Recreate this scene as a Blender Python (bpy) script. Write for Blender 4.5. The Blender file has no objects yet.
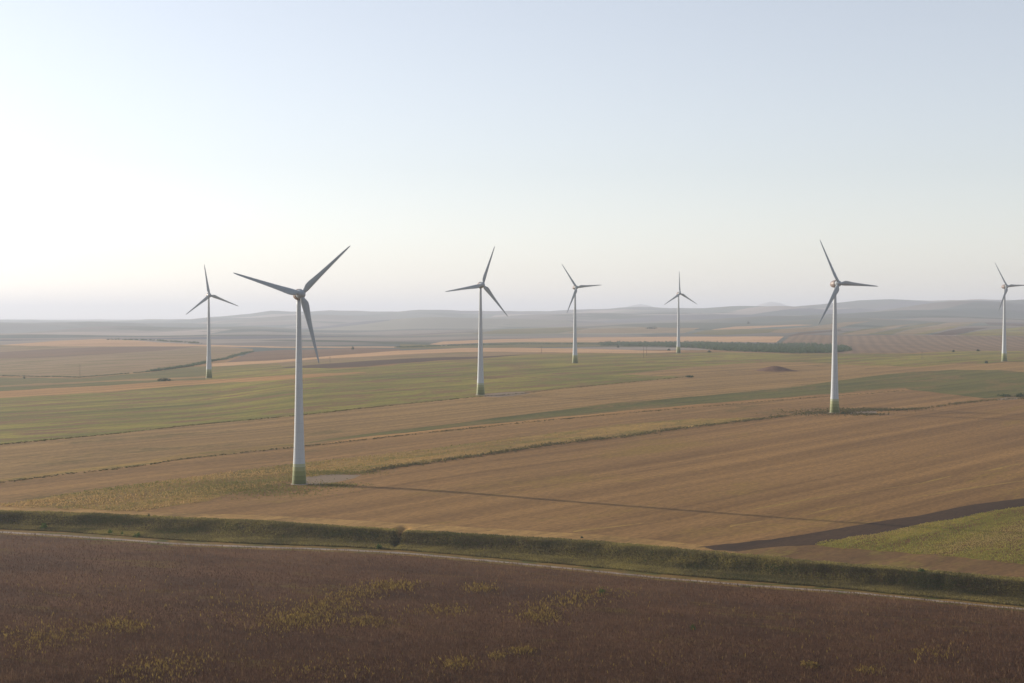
import bpy, math, random
import numpy as np
from mathutils import Vector, Matrix
from mathutils.geometry import delaunay_2d_cdt

random.seed(7)
RNG = np.random.default_rng(11)
R = math.radians
scene = bpy.context.scene
COL = scene.collection

# ------------------------------------------------------------------ camera, sky, sun, exposure
F = 1422.0                      # focal length in pixels of a 1024 px wide frame
ZC = 73.0                       # camera height above the foot of the nearest turbine
HOR = 318.0                     # picture row of the flat horizon
PITCH = math.atan((341.5 - HOR) / F)
cam_data = bpy.data.cameras.new('camera')
cam_data.sensor_width = 36.0
cam_data.lens = 36.0 * F / 1024.0
cam_data.clip_start = 1.0
cam_data.clip_end = 200000.0
cam = bpy.data.objects.new('camera', cam_data)
cam.location = (0, 0, ZC)
cam.rotation_euler = (R(90) - PITCH, 0, 0)
COL.objects.link(cam)
scene.camera = cam

SUN_AZ, SUN_EL = -63.0, 13.5    # degrees right of the view axis; above the horizon
world = bpy.data.worlds.new('World')
scene.world = world
world.use_nodes = True
wt = world.node_tree
sky = wt.nodes.new('ShaderNodeTexSky')
sky.sky_type = 'NISHITA'
sky.sun_disc = False
sky.sun_elevation = R(SUN_EL)
sky.sun_rotation = R(SUN_AZ)
sky.altitude = 100
sky.air_density = 1.0
sky.dust_density = 0.45
sky.ozone_density = 1.6
bg = wt.nodes['Background']
bg.inputs['Strength'].default_value = 0.12
hs = wt.nodes.new('ShaderNodeHueSaturation')      # a hazy, whitened morning sky
hs.inputs['Saturation'].default_value = 0.54
gm = wt.nodes.new('ShaderNodeGamma')
gm.inputs['Gamma'].default_value = 0.90
gain = wt.nodes.new('ShaderNodeMix'); gain.data_type = 'RGBA'; gain.blend_type = 'MULTIPLY'
gain.inputs[0].default_value = 1.0
gain.inputs[7].default_value = (1.17, 1.125, 1.155, 1)
wt.links.new(sky.outputs[0], hs.inputs['Color'])
wt.links.new(hs.outputs[0], gm.inputs[0])
wt.links.new(gm.outputs[0], gain.inputs[6])
wt.links.new(gain.outputs[2], bg.inputs[0])

sd = bpy.data.lights.new('sun', 'SUN')
sd.energy = 4.1
sd.angle = R(0.5)
sd.color = (1.0, 0.89, 0.74)
sun = bpy.data.objects.new('sun', sd)
to_sun = Vector((math.sin(R(SUN_AZ)) * math.cos(R(SUN_EL)), math.cos(R(SUN_AZ)) * math.cos(R(SUN_EL)), math.sin(R(SUN_EL))))
sun.rotation_euler = to_sun.to_track_quat('Z', 'Y').to_euler()
sun.location = (-200, 100, 300)
COL.objects.link(sun)

vs = scene.view_settings
vs.view_transform = 'Standard'
vs.look = 'None'
vs.gamma = 1.0
vs.use_curve_mapping = False
vs.exposure = 0.72
HAZE_DENSITY = 7.8e-5
HAZE_ANISO = 0.2
HAZE_COLOR = (0.735, 0.785, 0.885)
cy = scene.cycles
cy.use_denoising = True
cy.denoising_prefilter = 'ACCURATE'
cy.max_bounces = 6
cy.diffuse_bounces = 2
cy.glossy_bounces = 2
cy.transmission_bounces = 2
cy.volume_bounces = 1
cy.transparent_max_bounces = 8
cy.sample_clamp_indirect = 4.0

# ------------------------------------------------------------------ small helpers
def tag(o, label=None, cat=None, group=None, kind=None):
    if label: o['label'] = label
    if cat: o['category'] = cat
    if group: o['group'] = group
    if kind: o['kind'] = kind
    return o

def link(name, me, parent=None):
    o = bpy.data.objects.new(name, me)
    COL.objects.link(o)
    if parent is not None: o.parent = parent
    return o

def mesh_np(name, verts, faces, mats, midx=None, smooth=False, tint=None):
    """verts (N,3); faces list of arrays, each (M,k)."""
    me = bpy.data.meshes.new(name)
    verts = np.asarray(verts, np.float32)
    me.vertices.add(len(verts)); me.vertices.foreach_set('co', verts.ravel())
    loops = np.concatenate([f.ravel() for f in faces]).astype(np.int32)
    tot = np.concatenate([np.full(len(f), f.shape[1], np.int32) for f in faces])
    start = np.concatenate([[0], np.cumsum(tot)[:-1]]).astype(np.int32)
    me.loops.add(len(loops)); me.loops.foreach_set('vertex_index', loops)
    me.polygons.add(len(tot)); me.polygons.foreach_set('loop_start', start)
    try: me.polygons.foreach_set('loop_total', tot)
    except Exception: pass
    if midx is not None: me.polygons.foreach_set('material_index', np.asarray(midx, np.int32))
    for m in mats: me.materials.append(m)
    me.update(calc_edges=True)
    me.validate()
    me.polygons.foreach_set('use_smooth', np.full(len(me.polygons), smooth, bool))
    if tint is not None:
        a = me.attributes.new('tint', 'FLOAT', 'POINT')
        a.data.foreach_set('value', np.asarray(tint, np.float32))
    return me

# ------------------------------------------------------------------ terrain
SKY = [(-1300, 321.2), (-300, 321.2), (0, 321.2), (100, 321), (190, 319.3), (215, 317), (240, 314.8), (256, 312.6), (266, 310.8), (276, 310.5), (286, 311.8), (296, 312.6),
       (310, 312), (330, 310.8), (380, 311), (420, 310), (450, 309.5), (500, 311), (560, 311), (600, 309), (619, 307.5), (640, 306.5),
       (660, 307.5), (700, 307.5), (720, 308.5), (750, 308.5), (780, 307), (800, 307), (845, 305), (866, 303), (895, 301), (930, 300.4),
       (975, 299), (1024, 298.6), (1300, 298), (2330, 300)]
skx, sky_y = zip(*SKY)
COLS = {   # picture column: (picture row, distance)
    0:    [(440, 790), (398, 1210), (385, 1440), (377, 1700), (366, 2100), (350, 2900), (339, 3550), (337, 4500), (331, 7000), (325.5, 10000)],
    100:  [(440, 790), (396, 1220), (382, 1450), (374, 1720), (362, 2150), (347, 2950), (338.5, 3600), (336.5, 4500), (331, 7000), (325, 10000)],
    209:  [(440, 790), (400, 1150), (378, 1474), (368, 1800), (358, 2250), (347, 3000), (341, 3600), (336.5, 4600), (331, 7000), (323, 10000)],
    300:  [(485, 623), (440, 795), (410, 990), (378, 1350), (366, 1700), (357, 2150), (348.5, 2800), (341, 3600), (336, 4600), (330, 7000), (321, 10000)],
    400:  [(460, 700), (410, 985), (378, 1330), (363, 1680), (352, 2250), (346.5, 2900), (341, 3600), (336, 4600), (328, 7000), (319, 10000)],
    480:  [(455, 715), (430, 840), (395, 1109), (363, 1620), (352, 2150), (345, 2850), (340, 3500), (335, 4600), (325, 7500), (317, 10500)],
    575:  [(460, 700), (425, 870), (395, 1105), (363, 1611), (353, 2060), (346, 2750), (340.5, 3400), (335, 4400), (325, 7000), (317, 10000)],
    679:  [(460, 700), (425, 870), (395, 1100), (366, 1550), (353, 2048), (347, 2600), (341.5, 3250), (336, 3900), (326, 6000), (316, 9500)],
    835:  [(470, 660), (413, 944), (385, 1240), (366, 1580), (354, 2000), (349, 2500), (345, 2800), (335, 3500), (325, 5000), (317, 6800), (313, 9000)],
    1004: [(480, 630), (410, 960), (385, 1235), (361, 1633), (352, 2080), (347, 2500), (337, 3200), (328, 4300), (322, 5500), (315, 7500), (306, 10500)],
}
ucols = sorted(COLS)
US = np.arange(-1300, 2331, 10.0)
VS = np.arange(math.log(40), math.log(60000), 0.01)

def zrow(py, d):
    return ZC - (py - HOR) / F * d

def column_profile(u0, sky_row):
    pts = [(40, -1), (350, -1.2), (520, -1.0)] + [(d, zrow(y, d)) for y, d in COLS[u0]]
    pts.append((13000, zrow(sky_row, 13000)))
    tail = float(np.interp(u0, [150, 300], [42, 20]))
    pts += [(17000, tail), (60000, tail)]
    return np.array([math.log(p[0]) for p in pts]), np.array([p[1] for p in pts])

def smooth_axis(a, k, axis):
    w = np.exp(-np.linspace(-2, 2, 2 * k + 1) ** 2); w /= w.sum()
    pad = [(0, 0), (0, 0)]; pad[axis] = (k, k)
    ap = np.pad(a, pad, mode='edge')
    return np.apply_along_axis(lambda r: np.convolve(r, w, mode='valid'), axis, ap)

def build_grid():
    base = np.zeros((len(US), len(VS)))
    prof = []
    for c in ucols:
        lv, z = column_profile(c, np.interp(c, skx, sky_y))
        prof.append(np.interp(VS, lv, z))
    prof = np.array(prof)
    for j in range(len(VS)):
        base[:, j] = np.interp(US, ucols, prof[:, j])
    # the last ridge follows the skyline at every column
    ridge = np.array([zrow(np.interp(u, skx, sky_y), 13000) for u in US]) + 2 * np.sin(US / 11.0) + 2 * np.sin(US / 4.7 + 1) + 2 * np.sin(US / 29.0 + 2)
    old = base[:, np.argmin(abs(VS - math.log(13000)))]
    bump = np.exp(-((VS - math.log(13000)) / 0.13) ** 2)
    base = smooth_axis(smooth_axis(base, 4, 1), 3, 0)
    base += (ridge - old)[:, None] * bump[None, :]
    # faint hills farther still
    far = np.exp(-((VS - math.log(24000)) / 0.12) ** 2)
    shape = 150 * np.exp(-((US - 768) / 24.0) ** 2) + 290 * np.exp(-((US - 638) / 34.0) ** 2) + 190 * np.exp(-((US - 790) / 60.0) ** 2) + 12 * np.sin(US / 13.0) + 8 * np.sin(US / 5.1 + 1)
    base += shape[:, None] * far[None, :]
    # gentle relief, growing with distance
    x = (US[:, None] - 512) / F * np.exp(VS)[None, :]
    y = np.exp(VS)[None, :] + 0 * x
    n = np.zeros_like(x)
    for k in range(14):
        a = RNG.uniform(0, math.pi); lam = RNG.uniform(500, 2600); ph = RNG.uniform(0, 6.28)
        n += np.sin((x * math.cos(a) + y * math.sin(a)) / lam * 6.283 + ph) * (lam / 2600)
    amp = np.interp(np.exp(VS), [2500, 5000, 9000, 13000, 20000], [0, 5.0, 12.0, 4.0, 3.0])
    side = np.interp(US, [700, 850], [1.0, 1.8])[:, None] * np.interp(np.exp(VS), [5500, 8500, 12000, 13000], [0, 1, 1, 0])[None, :]
    return base + n * amp[None, :] * np.maximum(1.0, side)

GRID = build_grid()

BANK_TOP = [(-300, 505), (0, 513), (130, 517), (256, 521), (330, 527), (400, 531.5), (470, 535), (560, 540), (640, 547), (700, 553), (760, 557), (820, 563), (900, 570), (960, 577), (1024, 583), (1300, 607)]
ROAD = [(-300, 520), (0, 532), (53, 535), (119, 539.5), (178, 544), (256, 547), (345, 550), (405, 553.3), (449, 557.3), (512, 563), (600, 571.7), (660, 578), (720, 583), (768, 586.7), (857, 593), (917, 599), (1024, 609.3), (1300, 636)]
BANK_FOOT = [(-300, 516), (0, 528), (60, 530.5), (119, 534.5), (178, 539), (256, 542.5), (345, 545.5), (405, 549), (449, 552.5), (512, 558), (600, 566), (660, 572), (720, 577), (768, 580.5), (857, 588), (917, 594), (1024, 604), (1300, 630)]

def zlow(u): return -4.3 - 1.5 * np.clip(u, -300, 1300) / 1024.0
BANK_TOP = [(x, y + 1.6) for x, y in BANK_TOP]
_tu, _ty = map(np.array, zip(*BANK_TOP)); _fu, _fy = map(np.array, zip(*BANK_FOOT))
YT_P = (ZC + 1.0) * F / (_ty - HOR)
YF_P = (ZC - zlow(_fu)) * F / (_fy - HOR)

def bank_lines(u):
    yt = np.interp(u, _tu, YT_P); yf = np.interp(u, _fu, YF_P)
    w = 1.2 * np.sin(u / 47.0) + 0.6 * np.sin(u / 7.3 + 1) * np.sin(u / 41.0) + 0.25 * np.sin(u / 3.1 + 2) * np.sin(u / 23.0 + 1)
    yt = yt + w
    return yf, np.maximum(yt, yf + 6)

MOUND = None
def height(x, y):
    x = np.asarray(x, float); y = np.asarray(y, float)
    yy = np.maximum(y, 41.0)
    u = np.clip(x / yy * F + 512, US[0], US[-1] - 0.01)
    v = np.clip(np.log(yy), VS[0], VS[-1] - 0.001)
    a = (u - US[0]) / 10.0; b = (v - VS[0]) / 0.01
    i = np.clip(a.astype(int), 0, len(US) - 2); j = np.clip(b.astype(int), 0, len(VS) - 2)
    fa = a - i; fb = b - j
    z = GRID[i, j] * (1 - fa) * (1 - fb) + GRID[i + 1, j] * fa * (1 - fb) + GRID[i, j + 1] * (1 - fa) * fb + GRID[i + 1, j + 1] * fa * fb
    yf, yt = bank_lines(u)
    gully = np.exp(-((u - 399 - (y - yt) * 0.5) / 3.2) ** 2) * np.exp(-((y - yt - 2) / 9.0) ** 2)
    t = np.clip((y - yf) / (yt - yf), 0, 1)
    q = np.clip((t - 0.3) / 0.7, 0, 1)
    s = 0.3 * t + 0.7 * q * q * (3 - 2 * q)
    rib = np.sin(u / 4.1 + 5 * t + 2 * np.sin(u / 37.0)) * np.sin(u / 13.0 + 1) + 0.8 * np.sin(u / 9.3 - 6 * t + np.sin(u / 21.0)) + 0.6 * np.sin(u / 2.3 + 9 * t)
    face = np.clip(4 * t * (1 - t), 0, 1)
    z = zlow(u) * (1 - s) + z * s - 3.2 * gully + 0.06 * face * rib
    if MOUND is not None:
        r2 = ((x - MOUND[0]) / 1.25) ** 2 + (y - MOUND[1]) ** 2
        z = z + 5.2 * np.exp(-(r2 / 11.5 ** 2) ** 1.1)
    return z

LOGD = np.exp(np.linspace(math.log(120), math.log(42000), 5200))
def unproject(pts):
    """Where the line of sight through picture points meets the terrain: (N,2) x, y."""
    out = []
    cp, sp = math.cos(PITCH), math.sin(PITCH)
    for px, py in pts:
        a = (341.5 - py) / F
        dy = cp + a * sp; dz = -sp + a * cp; dx = (px - 512) / F
        x = dx / dy * LOGD; z = ZC + dz / dy * LOGD
        below = z < height(x, LOGD)
        k = int(np.argmax(below)) if below.any() else int(np.argmin(np.where(LOGD < 20000, z - height(x, LOGD), 1e9)))
        out.append((x[k], LOGD[k]))
    return np.array(out)

def at(px, py):
    x, y = unproject([(px, py)])[0]
    return Vector((x, y, float(height(x, y))))

m_ = at(776, 371); MOUND = (m_.x, m_.y + 4)

# ------------------------------------------------------------------ materials
class NT:
    def __init__(self, name):
        self.m = bpy.data.materials.new(name); self.m.use_nodes = True
        self.t = self.m.node_tree; self.p = self.t.nodes['Principled BSDF']
        self.p.inputs['Roughness'].default_value = 0.9
        self.p.inputs['Specular IOR Level'].default_value = 0.1
    def n(self, typ, **kw):
        nd = self.t.nodes.new(typ)
        for k, v in kw.items(): setattr(nd, k, v)
        return nd
    def l(self, a, b): self.t.links.new(a, b)
    def pos(self, ang=0.0, scale=(1, 1, 1), off=(0, 0, 0)):
        g = self.n('ShaderNodeNewGeometry')
        r = self.n('ShaderNodeVectorRotate', rotation_type='Z_AXIS'); r.inputs['Angle'].default_value = R(ang)
        self.l(g.outputs['Position'], r.inputs['Vector'])
        m = self.n('ShaderNodeMapping'); m.inputs['Scale'].default_value = scale; m.inputs['Location'].default_value = off
        self.l(r.outputs[0], m.inputs[0])
        return m.outputs[0]
    def noise(self, vec, scale=1.0, detail=3, rough=0.55, dist=0.0):
        nd = self.n('ShaderNodeTexNoise'); nd.inputs['Scale'].default_value = scale; nd.inputs['Detail'].default_value = detail
        nd.inputs['Roughness'].default_value = rough; nd.inputs['Distortion'].default_value = dist
        self.l(vec, nd.inputs['Vector']); return nd.outputs['Fac']
    def ramp(self, fac, lo, hi, a=0.0, b=1.0):
        nd = self.n('ShaderNodeMapRange'); nd.clamp = True
        for k, v in zip(('From Min', 'From Max', 'To Min', 'To Max'), (lo, hi, a, b)): nd.inputs[k].default_value = v
        self.l(fac, nd.inputs['Value']); return nd.outputs[0]
    def mix(self, fac, a, b, blend='MIX'):
        nd = self.n('ShaderNodeMix', data_type='RGBA', blend_type=blend)
        for s, v in ((nd.inputs[0], fac), (nd.inputs[6], a), (nd.inputs[7], b)):
            if isinstance(v, (int, float)): s.default_value = v
            elif isinstance(v, tuple): s.default_value = (*v[:3], 1)
            else: self.l(v, s)
        return nd.outputs[2]
    def math(self, op, a, b=0.0):
        nd = self.n('ShaderNodeMath', operation=op)
        for s, v in ((nd.inputs[0], a), (nd.inputs[1], b)):
            if isinstance(v, (int, float)): s.default_value = v
            else: self.l(v, s)
        return nd.outputs[0]
    def done(self, color, bump=None, strength=0.4, dist=0.2):
        self.l(color, self.p.inputs['Base Color']) if not isinstance(color, tuple) else setattr(self.p.inputs['Base Color'], 'default_value', (*color, 1))
        if bump is not None:
            b = self.n('ShaderNodeBump'); b.inputs['Strength'].default_value = strength; b.inputs['Distance'].default_value = dist
            self.l(bump, b.inputs['Height']); self.l(b.outputs[0], self.p.inputs['Normal'])
        return self.m

SOIL = (0.83, 0.69, 0.37)
def soil(c): return tuple(x * k for x, k in zip(c, SOIL))

def field_mat(name, a, b, weed=None, weed_amt=0.5, ang=-48, streak=(1500, 15.0), patch=140, fine=1.1, furrow=None, bump=0.07, weed_patch=45, contrast=1.0):
    """Crop land: long streaks along the rows, broad patches, a fine stubble grain and, if asked, weeds in patches."""
    t = NT(name)
    a, b = tuple(v * 0.76 for v in soil(a)), tuple(v * 1.2 for v in soil(b))
    if weed is not None: weed = soil(weed)
    off = (RNG.uniform(-500, 500), RNG.uniform(-500, 500), 0)
    rows = t.noise(t.pos(ang, (1 / streak[0], 1 / streak[1], 0.01), off), 1.0, 6, 0.68)
    rows2 = t.noise(t.pos(ang, (1 / (streak[0] * 1.5), 1 / (streak[1] * 0.45), 0.01), off), 1.0, 2, 0.6)
    pat = t.noise(t.pos(ang, (1 / (patch * 1.8), 1 / patch, 0.01), off), 1.0, 4, 0.6, 0.4)
    grain = t.noise(t.pos(ang, (1 / (fine * 3), 1 / fine, 0.2), off), 1.0, 3, 0.7)
    mixv = t.math('ADD', t.math('MULTIPLY', t.ramp(rows, 0.4, 0.6), 0.55), t.math('MULTIPLY', t.ramp(pat, 0.36, 0.64), 0.25))
    mixv = t.math('ADD', mixv, t.math('MULTIPLY', t.ramp(rows2, 0.35, 0.65), 0.2))
    col = t.mix(mixv, a, b)
    if weed is not None:
        wp = t.noise(t.pos(ang, (1 / (weed_patch * 3), 1 / weed_patch, 0.01), (off[1], off[0], 0)), 1.0, 5, 0.65, 0.5)
        wf = t.noise(t.pos(ang, (1 / 9.0, 1 / 2.2, 0.1), off), 1.0, 3, 0.7)
        wm = t.math('ADD', wp, t.math('MULTIPLY', t.math('SUBTRACT', wf, 0.5), 0.45))
        col = t.mix(t.ramp(wm, 0.62 - weed_amt * 0.3, 0.74 - weed_amt * 0.3), col, weed)
    if furrow:
        w = t.n('ShaderNodeTexWave', wave_type='BANDS', bands_direction='Y'); w.inputs['Scale'].default_value = 0.314 / furrow[0]
        w.inputs['Distortion'].default_value = 1.2; w.inputs['Detail'].default_value = 2; w.inputs['Detail Scale'].default_value = 0.6
        t.l(t.pos(furrow[1], (0.25, 1, 0.0), off), w.inputs['Vector'])
        col = t.mix(t.math('MULTIPLY', w.outputs['Fac'], furrow[2]), col, tuple(c * 0.55 for c in a))
    g = t.ramp(grain, 0.3, 0.7, 1 - 0.3 * contrast, 1 + 0.3 * contrast)
    gc = t.n('ShaderNodeCombineColor')
    for k in range(3): t.l(g, gc.inputs[k])
    col = t.mix(1.0, col, gc.outputs[0], 'MULTIPLY')
    return t.done(col, grain, bump, 0.5)

def hex_lin(r, g, b, k=1.0):
    f = lambda c: ((c / 255 + 0.055) / 1.055) ** 2.4 if c > 10 else c / 255 / 12.92
    return (f(r) * k, f(g) * k, f(b) * k)

def far_mat(name):
    """Far farmland: a patchwork of long plots, with woods in the folds."""
    t = NT(name)
    haze_tint = lambda c: (c[0] * 1.0, c[1] * 1.2, c[2] * 1.55)  # distance haze painted into the plot colours: lighter and bluer
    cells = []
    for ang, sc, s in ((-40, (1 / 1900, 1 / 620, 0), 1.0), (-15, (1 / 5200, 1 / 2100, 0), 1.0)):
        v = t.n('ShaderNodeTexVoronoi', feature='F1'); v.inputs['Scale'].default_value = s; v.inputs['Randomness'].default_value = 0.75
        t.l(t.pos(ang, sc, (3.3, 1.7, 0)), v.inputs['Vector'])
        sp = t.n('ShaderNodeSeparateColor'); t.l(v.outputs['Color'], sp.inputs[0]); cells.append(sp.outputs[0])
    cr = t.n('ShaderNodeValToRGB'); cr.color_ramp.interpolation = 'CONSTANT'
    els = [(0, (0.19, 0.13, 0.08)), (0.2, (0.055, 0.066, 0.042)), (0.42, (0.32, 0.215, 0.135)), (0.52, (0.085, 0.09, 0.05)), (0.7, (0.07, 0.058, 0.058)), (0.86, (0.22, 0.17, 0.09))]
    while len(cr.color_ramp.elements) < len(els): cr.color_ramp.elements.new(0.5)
    for e, (p, c) in zip(cr.color_ramp.elements, els): e.position = p; e.color = (*haze_tint(c), 1)
    t.l(cells[0], cr.inputs[0])
    cr2 = t.n('ShaderNodeValToRGB')
    cr2.color_ramp.elements[0].color = (0.042, 0.05, 0.040, 1); cr2.color_ramp.elements[1].color = (0.18, 0.14, 0.10, 1)
    t.l(cells[1], cr2.inputs[0])
    broad = t.noise(t.pos(0, (1 / 2600, 1 / 2600, 0)), 1.0, 4, 0.6)
    col = t.mix(t.ramp(broad, 0.42, 0.58, 0.1, 0.65), cr.outputs[0], cr2.outputs[0])
    wood = t.noise(t.pos(20, (1 / 1500, 1 / 700, 0), (9, 4, 0)), 1.0, 5, 0.65)
    col = t.mix(t.ramp(wood, 0.56, 0.6), col, (0.04, 0.055, 0.028))
    return t.done(col)

def plain_mat(name, c, var=0.25, scale=0.4, rough=0.9, bump=0.0):
    t = NT(name)
    n = t.noise(t.pos(0, (scale, scale, scale)), 1.0, 4, 0.65)
    col = t.mix(t.ramp(n, 0.25, 0.75), tuple(v * (1 - var) for v in c), tuple(v * (1 + var) for v in c))
    t.p.inputs['Roughness'].default_value = rough
    return t.done(col, n if bump else None, bump, 0.1)

def leaf_mat(name, lo, mid, hi, transl=0.3):
    """Plants: colour chosen per plant from the 'tint' attribute; thin leaves let some light through."""
    t = NT(name)
    a = t.n('ShaderNodeAttribute', attribute_name='tint')
    cr = t.n('ShaderNodeValToRGB')
    e = cr.color_ramp.elements; e[0].color = (*lo, 1); e[1].color = (*hi, 1); m = e.new(0.5); m.color = (*mid, 1)
    t.l(a.outputs['Fac'], cr.inputs[0])
    t.l(cr.outputs[0], t.p.inputs['Base Color'])
    tr = t.n('ShaderNodeBsdfTranslucent'); t.l(cr.outputs[0], tr.inputs['Color'])
    mx = t.n('ShaderNodeMixShader'); mx.inputs[0].default_value = transl
    t.l(t.p.outputs[0], mx.inputs[1]); t.l(tr.outputs[0], mx.inputs[2])
    t.l(mx.outputs[0], t.t.nodes['Material Output'].inputs['Surface'])
    return t.m

K = 1.0
M = {}
M['stubble'] = field_mat('stubble soil', (0.235, 0.145, 0.082), (0.30, 0.195, 0.115), weed=(0.27, 0.19, 0.075), weed_amt=0.12)
M['stubble_mid'] = field_mat('stubble soil pale', (0.25, 0.16, 0.095), (0.31, 0.205, 0.12), weed=(0.17, 0.13, 0.06), weed_amt=0.18)
M['tan'] = field_mat('tan stubble', (0.27, 0.19, 0.115), (0.34, 0.24, 0.145), weed=(0.18, 0.14, 0.07), weed_amt=0.15)
M['dry'] = field_mat('dry grass', (0.33, 0.22, 0.12), (0.40, 0.28, 0.16), weed=(0.20, 0.14, 0.07), weed_amt=0.25)
M['weedy'] = field_mat('weedy yellow strip', (0.29, 0.20, 0.10), (0.35, 0.25, 0.11), weed=(0.21, 0.18, 0.06), weed_amt=0.4, weed_patch=14, streak=(120, 14))
M['green'] = field_mat('green pasture', (0.115, 0.145, 0.036), (0.285, 0.275, 0.07), weed=(0.21, 0.14, 0.09), weed_amt=0.45, weed_patch=20, streak=(260, 34))
M['green_dark'] = field_mat('green crop', (0.10, 0.120, 0.04), (0.15, 0.155, 0.055), weed=(0.19, 0.15, 0.075), weed_amt=0.38, weed_patch=30)
M['orange'] = field_mat('dry orange strip', (0.36, 0.22, 0.12), (0.42, 0.27, 0.155))
M['salmon'] = field_mat('pale pink stubble', (0.50, 0.335, 0.285), (0.55, 0.385, 0.335), patch=300)
M['mauve'] = field_mat('mauve stubble', (0.255, 0.19, 0.17), (0.31, 0.24, 0.205), weed=(0.20, 0.175, 0.10), weed_amt=0.5, patch=300)
M['mauve_dark'] = field_mat('turned field', (0.16, 0.105, 0.095), (0.20, 0.135, 0.12))
M['furrowed'] = field_mat('furrowed slope', (0.215, 0.16, 0.155), (0.265, 0.20, 0.19), ang=80, furrow=(21, -77, 0.38))
M['plough'] = field_mat('dark ploughed soil', (0.046, 0.029, 0.023), (0.066, 0.042, 0.034))
M['plough_far'] = field_mat('far ploughed soil', (0.075, 0.05, 0.045), (0.10, 0.065, 0.055))
M['crop'] = field_mat('dark dry crop soil', (0.088, 0.048, 0.035), (0.138, 0.077, 0.056), weed=(0.15, 0.11, 0.04), weed_amt=0.15, ang=20, streak=(60, 22.0), patch=45, fine=0.7, weed_patch=14)
M['weedy_green'] = field_mat('weedy green field', (0.18, 0.165, 0.045), (0.26, 0.225, 0.06), weed=(0.16, 0.10, 0.05), weed_amt=0.5, ang=-48, weed_patch=10)
M['brown'] = field_mat('brown grass', (0.15, 0.095, 0.06), (0.20, 0.13, 0.08), weed=(0.21, 0.17, 0.065), weed_amt=0.3, weed_patch=9)
M['bank'] = field_mat('bank soil', (0.11, 0.09, 0.05), (0.14, 0.115, 0.065), weed=(0.085, 0.09, 0.035), weed_amt=0.4, streak=(12, 1.2), patch=20, ang=5, weed_patch=5)
M['verge'] = field_mat('verge grass', (0.20, 0.14, 0.06), (0.26, 0.18, 0.085), weed=(0.09, 0.10, 0.03), weed_amt=0.5, streak=(12, 1.5), patch=20, ang=5, weed_patch=4)
M['yellow'] = field_mat('yellow weeds', (0.31, 0.225, 0.11), (0.36, 0.26, 0.12), streak=(20, 1.0))
M['gravel'] = plain_mat('gravel', (0.215, 0.155, 0.10), 0.15, 0.8, 0.95, 0.3)
M['track'] = plain_mat('track dust', (0.25, 0.195, 0.15), 0.4, 0.12, 0.95, 0.2)
M['mound'] = plain_mat('bare red soil', (0.15, 0.085, 0.055), 0.3, 0.2, 0.95, 0.4)
M['far'] = far_mat('far farmland')

# ------------------------------------------------------------------ the ground: one triangulated sheet, cut along the field edges
def ext(line, lo=-260, hi=1290):
    l = list(line)
    (x0, y0), (x1, y1) = l[0], l[1]
    if x0 <= 5: l = [(lo, y0 + (y0 - y1) / (x1 - x0) * (x0 - lo) * 0.8)] + l
    (x0, y0), (x1, y1) = l[-2], l[-1]
    if x1 >= 1015: l = l + [(hi, y1 + (y1 - y0) / (x1 - x0) * (hi - x1) * 0.8)]
    return l

def band(top, bottom): return ext(top) + ext(bottom)[::-1]
def strip(line, up, down, lo=None, hi=None):
    l = ext(line)
    if lo is not None or hi is not None:
        xs, ys = zip(*l); lo = xs[0] if lo is None else lo; hi = xs[-1] if hi is None else hi
        xx = sorted(set([lo, hi] + [x for x in xs if lo < x < hi])); l = [(x, float(np.interp(x, xs, ys))) for x in xx]
    return [(x, y - up) for x, y in l] + [(x, y + down) for x, y in l][::-1]

L1 = [(364, 472.5), (396, 466.7), (426, 463), (455, 458.8), (499, 452.5), (544, 445.5), (588, 440), (632, 436), (646, 433.3), (676, 429), (720, 423.8), (764, 418.8), (800, 414.2), (832, 411.5), (876, 411), (900, 410), (929, 408), (958, 403.5), (988, 400.5), (1024, 398.5)]
L2 = [(0, 505), (18, 502), (59, 495.4), (117, 487), (176, 479), (234, 471), (293, 463.8), (367, 456), (426, 449), (484, 442), (550, 434), (617, 425), (700, 418.5), (764, 417.5)]
L3 = [(0, 482.8), (59, 475), (117, 468.7), (146, 465), (176, 460), (205, 456.7), (249, 452), (293, 447.6), (367, 439.4), (426, 433), (484, 427), (544, 420.8), (588, 416.8), (632, 412.7), (676, 409), (734, 404), (800, 398.4), (841, 395.5), (900, 391), (906, 390.6)]
EU = [(338, 437), (396, 430), (455, 423), (499, 417), (559, 410), (617, 403), (676, 398), (734, 393), (800, 386.5), (833, 381), (887, 374), (931, 371), (953, 370), (997, 370), (1024, 372)]
L4 = [(0, 444.7), (59, 439), (117, 433.6), (146, 430), (205, 424), (249, 420), (293, 416), (367, 408), (426, 402), (476, 397), (522, 393.6), (559, 389), (617, 383.4), (676, 378), (690, 376.5)]
TANTOP = [(622, 374), (676, 368.7), (734, 364), (772, 362), (800, 362.3), (866, 365.5), (898, 366), (916, 367), (953, 364), (997, 363), (1024, 362)]
ORT = [(0, 391), (59, 388), (117, 384.8), (176, 381), (200, 380), (239, 378), (278, 376), (317, 373.5), (366, 372)]
ORB = [(0, 398), (59, 395), (117, 391), (176, 386), (200, 384.6), (239, 382), (278, 380), (309, 378), (337, 375.4), (366, 372.6)]
GT = [(0, 391), (200, 380), (366, 371.8), (400, 363.7), (439, 361), (478, 358.8), (517, 355), (556, 353.4), (660, 353.4), (717, 352.2), (800, 353.8), (920, 353.5), (953, 351), (1024, 351)]
HEDGE = [(0, 376), (60, 377), (80, 377.5), (120, 374), (150, 371.5), (190, 366), (212, 361), (225, 359), (239, 354.5), (253, 351.6)]

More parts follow.
